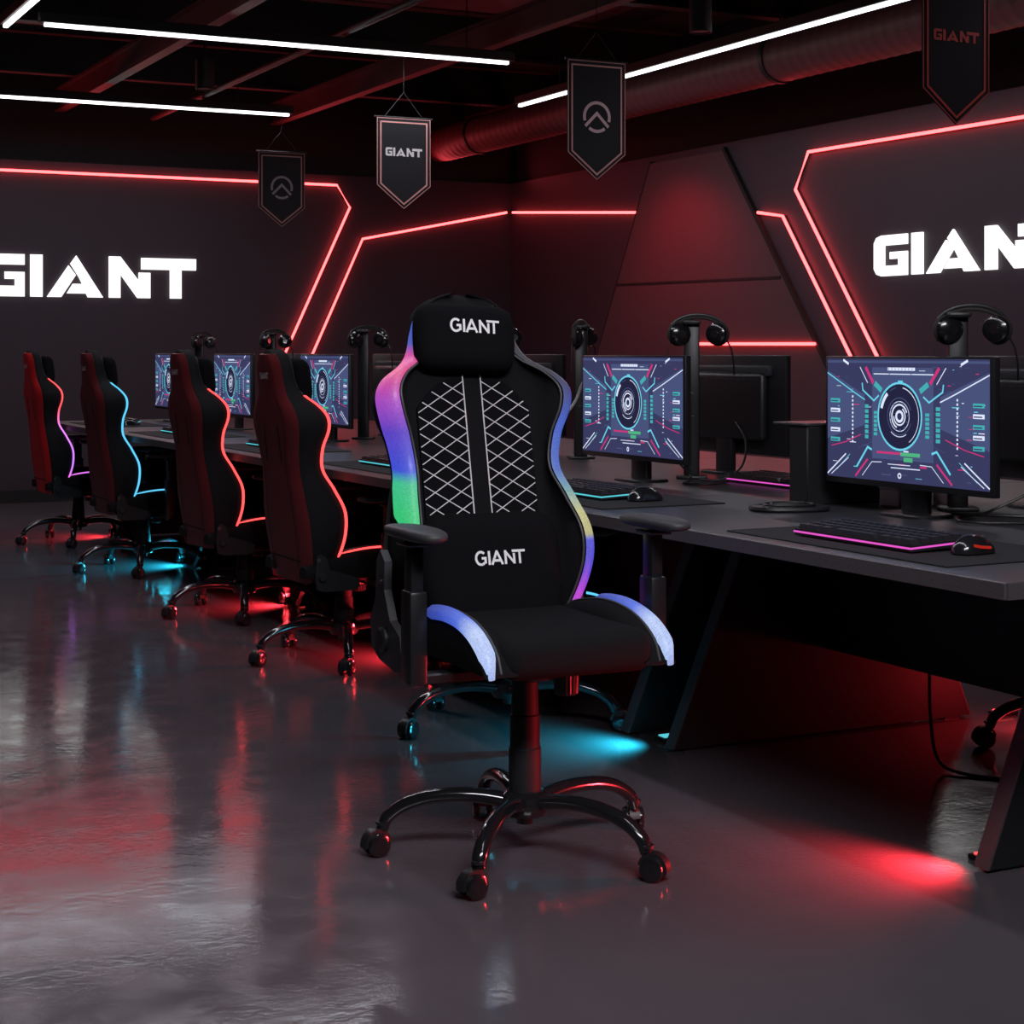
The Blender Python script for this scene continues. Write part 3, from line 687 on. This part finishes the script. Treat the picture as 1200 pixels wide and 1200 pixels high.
cable('monitor_cable', [(3.62, 5.36, .95), (3.56, 5.20, .88), (3.44, 5.05, .80), (3.36, 5.06, .757), (3.30, 5.10, .757)], .004, 'grey black cable hanging from the back of the turned-away screen')
cable('loose_cable', [(3.22, 6.08, .757), (3.25, 6.05, .90), (3.30, 6.0, 1.0), (3.30, 5.95, 1.06), (3.29, 5.90, 1.09)], .006, 'short white cable curving up left of the second lit screen', 'white_cable')
bpy.data.objects['loose_cable'].location = (0, 0, 0)
# ------------------------------------------------------------------ room shell
XR, YB = 7.10, 14.10; ZT = 2.72; ZC = 3.62
XL, YF = -4.0, -3.0
m, nt, b = new_mat('polished_concrete')
tc = nt.nodes.new('ShaderNodeTexCoord')
def noise(sc, det=5, dist=0.):
    n = nt.nodes.new('ShaderNodeTexNoise'); n.inputs['Scale'].default_value = sc; n.inputs['Detail'].default_value = det; n.inputs['Distortion'].default_value = dist
    nt.links.new(tc.outputs['Object'], n.inputs['Vector']); return n
n1, n2, n3 = noise(1.1, 6, .5), noise(9, 8, .3), noise(45, 6)
mx = nt.nodes.new('ShaderNodeMix'); mx.data_type = 'RGBA'; mx.inputs['A'].default_value = (.088, .077, .088, 1); mx.inputs['B'].default_value = (.150, .133, .148, 1)
nt.links.new(n1.outputs['Fac'], mx.inputs['Factor'])
mx2 = nt.nodes.new('ShaderNodeMix'); mx2.data_type = 'RGBA'; mx2.blend_type = 'MULTIPLY'; mx2.inputs['Factor'].default_value = .10
nt.links.new(mx.outputs['Result'], mx2.inputs['A']); nt.links.new(n2.outputs['Color'], mx2.inputs['B'])
bw = nt.nodes.new('ShaderNodeRGBToBW'); nt.links.new(n2.outputs['Color'], bw.inputs[0]); nt.links.new(bw.outputs[0], mx2.inputs['B'])
nt.links.new(mx2.outputs['Result'], b.inputs['Base Color'])
mr = nt.nodes.new('ShaderNodeMapRange'); mr.inputs['From Min'].default_value = .35; mr.inputs['From Max'].default_value = .65; mr.inputs['To Min'].default_value = .08; mr.inputs['To Max'].default_value = .16
nt.links.new(n2.outputs['Fac'], mr.inputs['Value']); nt.links.new(mr.outputs['Result'], b.inputs['Roughness'])
bp = nt.nodes.new('ShaderNodeBump'); bp.inputs['Strength'].default_value = .06; bp.inputs['Distance'].default_value = .006
nt.links.new(n3.outputs['Fac'], bp.inputs['Height'])
bp2 = nt.nodes.new('ShaderNodeBump'); bp2.inputs['Strength'].default_value = .05; bp2.inputs['Distance'].default_value = .011
nt.links.new(n2.outputs['Fac'], bp2.inputs['Height']); nt.links.new(bp.outputs['Normal'], bp2.inputs['Normal']); nt.links.new(bp2.outputs['Normal'], b.inputs['Normal'])
M['floor'] = m
structure(MB().box(XL-.1, XR+.2, YF-.1, YB+.2, -.1, 0), 'floor', M['floor'])
structure(MB().box(XL-.1, XR+.2, YF-.1, YB+.2, ZC, ZC+.1), 'ceiling', M['ceiling'])
mb = MB(); mb.box(XL, XR+.1, YB, YB+.12, 0, ZT); mb.box(XL, XR+.1, YB+.06, YB+.12, ZT, ZC, mi=1); structure(mb, 'wall_back', [M['wall'], M['upper_wall']])
mb = MB(); mb.box(XR, XR+.12, YF, YB, 0, ZT); mb.box(XR+.06, XR+.12, YF, YB, ZT, ZC, mi=1); structure(mb, 'wall_right', [M['wall'], M['upper_wall']])
structure(MB().box(XL-.12, XL, YF, YB, 0, ZC), 'wall_left', M['wall'])
structure(MB().box(XL, XR, YF-.12, YF, 0, ZC), 'wall_front', M['wall'])
structure(MB().box(XL, XR, YB-.02, YB, 0, .10), 'baseboard_back', M['skirting'])
structure(MB().box(XR-.02, XR, YF, YB-.02, 0, .10), 'baseboard_right', M['skirting'])
# raised trapezoid panel on the right wall with black grooves
def poly_on_X(pxs, x0, x1):
    P = [onX(a, b, XR) for a, b in pxs]; return [(p.y, p.z) for p in P]
fX = lambda u, v, d: Vector((XR-d, u, v))
fY = lambda u, v, d: Vector((u, YB-d, v))
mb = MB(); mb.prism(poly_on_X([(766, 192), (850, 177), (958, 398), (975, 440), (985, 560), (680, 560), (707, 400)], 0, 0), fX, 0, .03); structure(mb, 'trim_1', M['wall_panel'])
def tri(n, pts, w, d0=.0, d1=.034):
    mb = MB(); P = [onX(a, b, XR) for a, b in pts]; mb.ribbon([(p.y, p.z) for p in P], w, fX, d0, th=d1-d0); structure(mb, n, M['groove'])
tri('trim_2', [(851, 174), (968, 418), (990, 470)], .03)
tri('trim_3', [(727, 334), (919, 325)], .018, .0, .036)
tri('trim_4', [(766, 190), (706, 405)], .012, .0, .032)
# ------------------------------------------------------------------ neon lines
def neon(pts, label, plane):
    t = bpy.data.objects.new('neon_line', None); COL.objects.link(t); tag(t, label, 'neon light', 'red neon lines on the walls')
    P = [Vector(p) for p in pts]
    t.location = P[0]
    mb = MB(); mb.tube([p-P[0] for p in P], .0105, 8); mb.build('tube', M['neon'], t, angle=180)
    mb = MB(); off = Vector((.018, 0, 0)) if plane == 'X' else Vector((0, .018, 0))
    if plane != 'C': mb.tube([p-P[0]+off for p in P], .006, 4); mb.build('channel', M['groove'], t, smooth=False)
ny = YB-.03; nx = XR-.03
def NY(l): return [onY(a, b, ny) for a, b in l]
def NX(l): return [onX(a, b, nx) for a, b in l]
p = NY([(0, 199), (395, 217), (410, 243), (335, 412), (322, 441)]); p = [Vector((-.9, ny, p[0].z+.01))] + p
neon(p, 'red neon line framing the sign on the left wall', 'Y')
a = NY([(351, 448), (367, 413), (425, 280), (594, 249)])
neon(a, 'red neon line rising from the desks towards the room corner', 'Y')
b2 = NX([(601, 249), (745, 249)]); neon(b2, 'short flat red neon line right of the room corner', 'X')
neon(NX([(888, 249), (917, 253), (997, 418), (1020, 465)]), 'shorter slanted red neon line beside the trapezoid panel', 'X')
q = NX([(1060, 485), (1028, 418), (932, 222), (947, 178), (1200, 137)]); q.append(Vector((nx, 3.5, q[-1].z+.02))); neon(q, 'red neon line framing the sign on the right wall', 'X')
neon([Vector((XR-.045, v.y, v.z)) for v in NX([(818, 403), (957, 403)])], 'short level red neon line above the turned-away screen', 'X')
# ------------------------------------------------------------------ wall signs
def wall_sign(fn, label):
    t = bpy.data.objects.new('wall_sign', None); COL.objects.link(t); tag(t, label, 'sign', 'glowing GIANT signs')
    names_ = ['G', 'I', 'A', 'A', 'N', 'T']
    t.location = fn(0, 0, 0); L0 = Vector(t.location)
    groups = [[0], [1], [2, 3], [4], [5]]
    for g in groups:
        mb = MB()
        for k in g: mb.prism(LET[k], lambda u, v, d: fn(u, v, d)-L0, .006, .022, 0)
        mb.build('letter', M['sign'], t, smooth=False)
    return t
# left sign: glyph heights from the photograph placed on the back wall
pa = onY(229, 305, YB); pb = onY(-59, 346, YB)
pT = onY(211, 350, YB); top = onY(229, 303, YB).z; bot = pT.z
hgt = top-bot; uL = onY(31, 300, YB).x          # left edge of the I is near px 35
sc = (onY(229, 305, YB).x-onY(35, 300, YB).x)/(4.96-1.02)
x0 = onY(229, 305, YB).x-4.96*sc
wall_sign(lambda u, v, d: Vector((x0+u*sc, YB-d, bot+v*hgt)), 'large white glowing GIANT sign on the left wall')
# right sign
yG0 = onX(1027, 300, XR).y; yG1 = onX(1073, 300, XR).y; sc2 = (yG0-yG1)/.93
sc2 = (yG0-onX(1157, 300, XR).y)/2.85
zt = onX(1050, 275, XR).z; zb2 = onX(1050, 323, XR).z
wall_sign(lambda u, v, d: Vector((XR-d, yG0-u*sc2, zb2+v*(zt-zb2))), 'large white glowing GIANT sign on the right wall, cut by the photo edge')
# ------------------------------------------------------------------ ceiling lights and steelwork
ZL = 3.0
def at_z(px, py, z):
    d = F*(CH-z)/(py-HZ); r = ray(px); return Vector((r[0]*d, r[1]*d, z))
def linear(p0, p1, label):
    mid = (p0+p1)/2; L = (p1-p0).length; ang = math.atan2(p1.y-p0.y, p1.x-p0.x)
    t = empty('linear_ceiling_light', (mid.x, mid.y, ZL), ang, label, 'ceiling light', 'white linear ceiling lights')
    mb = MB(); mb.box(-L/2-.03, L/2+.03, -.03, .03, .012, .07, .004, 1); mb.build('housing', M['black_metal'], t)
    mb = MB(); mb.box(-L/2, L/2, -.014, .014, -.008, .013, .004, 1); mb.build('diffuser', M['white_led'], t)
    mb = MB()
    for s in (-.4, .4): mb.cyl((L*s, 0, .07), (L*s, 0, ZC-ZL), .004, n=6)
    mb.build('hanging_wire', M['black_metal'], t)
    lamp('ceiling_light_lamp', 'AREA', (mid.x, mid.y, ZL-.03), LWATT*L, (.93, .90, 1.), L, .10, aim=(mid.x, mid.y, 0)).rotation_euler = (0, 0, ang)
LWATT = 4.6
linear(Vector((2.02, 9.73, ZL)), Vector((4.88, 9.73, ZL)), 'white linear light crossing above the left half, longer of the two')
linear(Vector((.4, 12.62, ZL)), Vector((4.46, 12.62, ZL)), 'white linear light nearest the left wall')
linear(Vector((5.80, 11.38, ZL)), Vector((5.80, 5.2, ZL)), 'white linear light running above the right side beside the duct')
linear(Vector((1.84, 9.88, ZL)), Vector((1.84, 1.5, ZL)), 'white linear light at the top left corner of the photo')
for x, w in ((1.25, 'left of the corner light'), (3.05, 'above the left wall sign'), (4.85, 'in the middle of the ceiling'), (6.68, 'beside the right wall')):
    mb = MB(); mb.box(x-.04, x+.04, YF+.01, YB, 3.12, 3.14); mb.box(x-.012, x+.012, YF+.01, YB, 3.14, 3.28); mb.box(x-.04, x+.04, YF+.01, YB, 3.28, 3.30)
    tag(mb.build('ceiling_beam', M['beam'], smooth=False), 'long red-lit steel ceiling beam '+w, 'beam', 'steel ceiling beams')
for y, w in ((7.2, 'nearest the camera'), (9.1, 'second from the camera'), (11.3, 'second from the back wall'), (13.4, 'nearest the back wall')):
    mb = MB(); mb.box(XL+.01, XR+.05, y-.05, y+.05, 3.302, 3.33); mb.box(XL+.01, XR+.05, y-.015, y+.015, 3.33, 3.60)
    tag(mb.build('cross_beam', M['black_metal'], smooth=False), 'black cross beam under the ceiling, '+w, 'beam', 'black cross beams')
for y, w in ((8.4, 'near'), (10.3, 'middle'), (12.1, 'far')):
    mb = MB(); mb.box(2.2, 6.0, y-.35, y+.35, 3.50, 3.54, .005, 1)
    tag(mb.build('ceiling_panel', M['beam'], smooth=False), 'dim red-lit acoustic panel under the ceiling, %s one' % w, 'ceiling panel', 'acoustic ceiling panels')
mb = MB(); mb.tube([(3.78, y, 3.10) for y in (6, 14.0)], .022, 10); tag(mb.build('ceiling_pipe', M['beam']), 'thin red-lit pipe running under the ceiling', 'pipe')
# duct
t = empty('air_duct', (6.35, 9.6, 3.02), 0, 'long round dark red-lit air duct along the right side of the ceiling', 'duct')
mb = MB(); L = 4.4; prof = [(0, -L), (.15, -L)]
k = -L
while k < L: prof += [(.15, k+.02), (.153, k+.035), (.15, k+.05)]; k += .10
prof += [(.15, L), (0, L)]
mb.lathe(prof, n=28, axis='y'); mb.build('pipe', M['beam'], t, angle=50)
for s in (-3, -.7, 1.6, 3.6):
    mb = MB(); mb.lathe([(.150, s-.02), (.160, s-.02), (.160, s+.02), (.150, s+.02), (.150, s-.02)], n=28, axis='y'); mb.cyl((0, s, .15), (0, s, .60), .005, n=6); mb.build('bracket', M['black_metal'], t)
for p, w in ((at_z(240, 105, 2.95), 'left of the long linear light middle'), (at_z(821, 38, 2.95), 'above the right half, beside the duct')):
    t = empty('spotlight', (p.x, p.y, 2.95), 0, 'small black cylinder spotlight '+w, 'spotlight', 'cylinder ceiling spotlights')
    mb = MB(); mb.lathe([(0, .012), (.05, .012), (.055, 0), (.062, 0), (.062, .20), (0, .20)], n=24); mb.build('can', M['black_metal'], t)
    mb = MB(); mb.cyl((0, 0, .20), (0, 0, .67), .008, n=8); mb.build('stem', M['black_metal'], t)
    mb = MB(); mb.lathe([(.0, .006), (.05, .006), (.05, .010), (0, .010)], n=24); mb.build('lens', pm('spot_lens', (.3, .25, .25), .3), t)
# ------------------------------------------------------------------ banners
def banner(px, ytop, ybot, wpx, label, line, style, ink):
    w = .36; d = w*C1*F/wpx*.985; r = ray(px); loc = Vector((r[0]*d, r[1]*d, 0))
    zt = CH-(ytop-HZ)/F*d; zb = CH-(ybot-HZ)/F*d; H = zt-zb; tip = .40*w
    t = empty('hanging_banner', (loc.x, loc.y, zt), 0, label, 'banner', 'pointed banners hanging from the ceiling')
    fn = lambda u, v, dd: Vector((u, -dd, v))
    out = [(-w/2, 0), (w/2, 0), (w/2, -H+tip), (0, -H), (-w/2, -H+tip)]
    mb = MB(); mb.prism(out, fn, -.004, .004); mb.build('cloth', M['banner'], t, smooth=False)
    def inset(k): return [(-w/2+k, -k), (w/2-k, -k), (w/2-k, -H+tip+k*.35), (0, -H+k*1.15), (-w/2+k, -H+tip+k*.35), (-w/2+k, -k+.003)]
    mb = MB(); mb.ribbon(inset(.026), .009, fn, .0042, th=.0015); mb.ribbon(inset(.003), .004, fn, .0042, th=.0012)
    mb.build('border', M[line], t, smooth=False)
    mb = MB()
    if style == 'emblem':
        rr = .078; c = (0, -H*.47)
        A = lambda a0, a1: [(c[0]+rr*math.cos(R(a0+(a1-a0)*i/20)), c[1]+rr*math.sin(R(a0+(a1-a0)*i/20))) for i in range(21)]
        mb.ribbon(A(-17, 197), .017, fn, .0045, th=.001); mb.ribbon(A(232, 308), .017, fn, .0045, th=.001)
        mb.ribbon([(-.072, c[1]-.052), (0, c[1]+.020), (.072, c[1]-.052)], .017, fn, .0045, th=.001)
        mb.build('emblem', M[ink], t, smooth=False)
    else:
        h = .052 if style == 'word' else .048; sx = .245/4.96
        for q_ in LET: mb.prism([((u-2.48)*sx, -H*(.42 if style == 'word' else .53)+v*h) for u, v in q_], fn, .0045, .0055)
        mb.build('lettering', M[ink], t, smooth=False)
    mb = MB(); mb.cyl((-w/2-.015, 0, .004), (w/2+.015, 0, .004), .007, n=10); mb.build('rod', M['black_metal'], t)
    mb = MB(); mb.cyl((-w*.35, 0, .008), (0, 0, .16), .0022, n=6); mb.cyl((w*.35, 0, .008), (0, 0, .16), .0022, n=6); mb.cyl((0, 0, .16), (0, 0, ZC-zt), .0022, n=6); mb.build('wire', M['black_metal'], t)
banner(330, 179, 266, 50, 'dim pointed banner with emblem at the far left', 'banner_dim', 'emblem', 'banner_grey')
banner(473, 139, 245, 60, 'pointed banner with white word GIANT', 'banner_line', 'word', 'banner_white')
banner(699, 72, 211, 68, 'pointed banner with large pink emblem in the middle', 'banner_line', 'emblem', 'banner_pink')
banner(1120, -60, 146, 88, 'dark banner with red border and red word GIANT at the top right', 'banner_red', 'word2', 'banner_red')
# ------------------------------------------------------------------ lighting
w = bpy.data.worlds.new('World'); bpy.context.scene.world = w; w.use_nodes = True
w.node_tree.nodes['Background'].inputs[0].default_value = (.5, .42, .55, 1); w.node_tree.nodes['Background'].inputs[1].default_value = .02
lamp('panel_wash', 'SPOT', (6.25, 11.2, 2.50), 34, (1, .02, .05), .05, aim=(7.1, 11.2, 1.5), spread=R(115))
lamp('added_front_fill', 'AREA', (1.2, .6, 3.0), 20, (.96, .93, 1.), 2., .5, aim=(1.85, 3.6, .8), spread=R(80))  # added fill without a fixture, brightens the front of the foreground chair
lamp('ceiling_wash', 'AREA', (6.9, 9.5, 2.80), 10, (1, .08, .10), .12, 9., aim=(5.2, 9.5, 3.6))
lamp('ceiling_wash', 'AREA', (3.5, 13.9, 2.80), 10, (1, .08, .10), 7., .12, aim=(3.5, 11.5, 3.6))
# ------------------------------------------------------------------ camera and view
cam = bpy.data.cameras.new('camera'); co = bpy.data.objects.new('camera', cam); COL.objects.link(co)
co.location = (0, 0, CH); co.rotation_euler = (PI/2, 0, -math.atan2(S1, C1))
cam.sensor_width = 36; cam.lens = F/1200*36; cam.shift_y = -(600-HZ)/1200; cam.clip_start = .05; cam.clip_end = 100
sc_ = bpy.context.scene; sc_.camera = co
vs = sc_.view_settings; vs.view_transform = 'Standard'; vs.look = 'None'; vs.gamma = 1; vs.exposure = 0.0; vs.use_curve_mapping = False
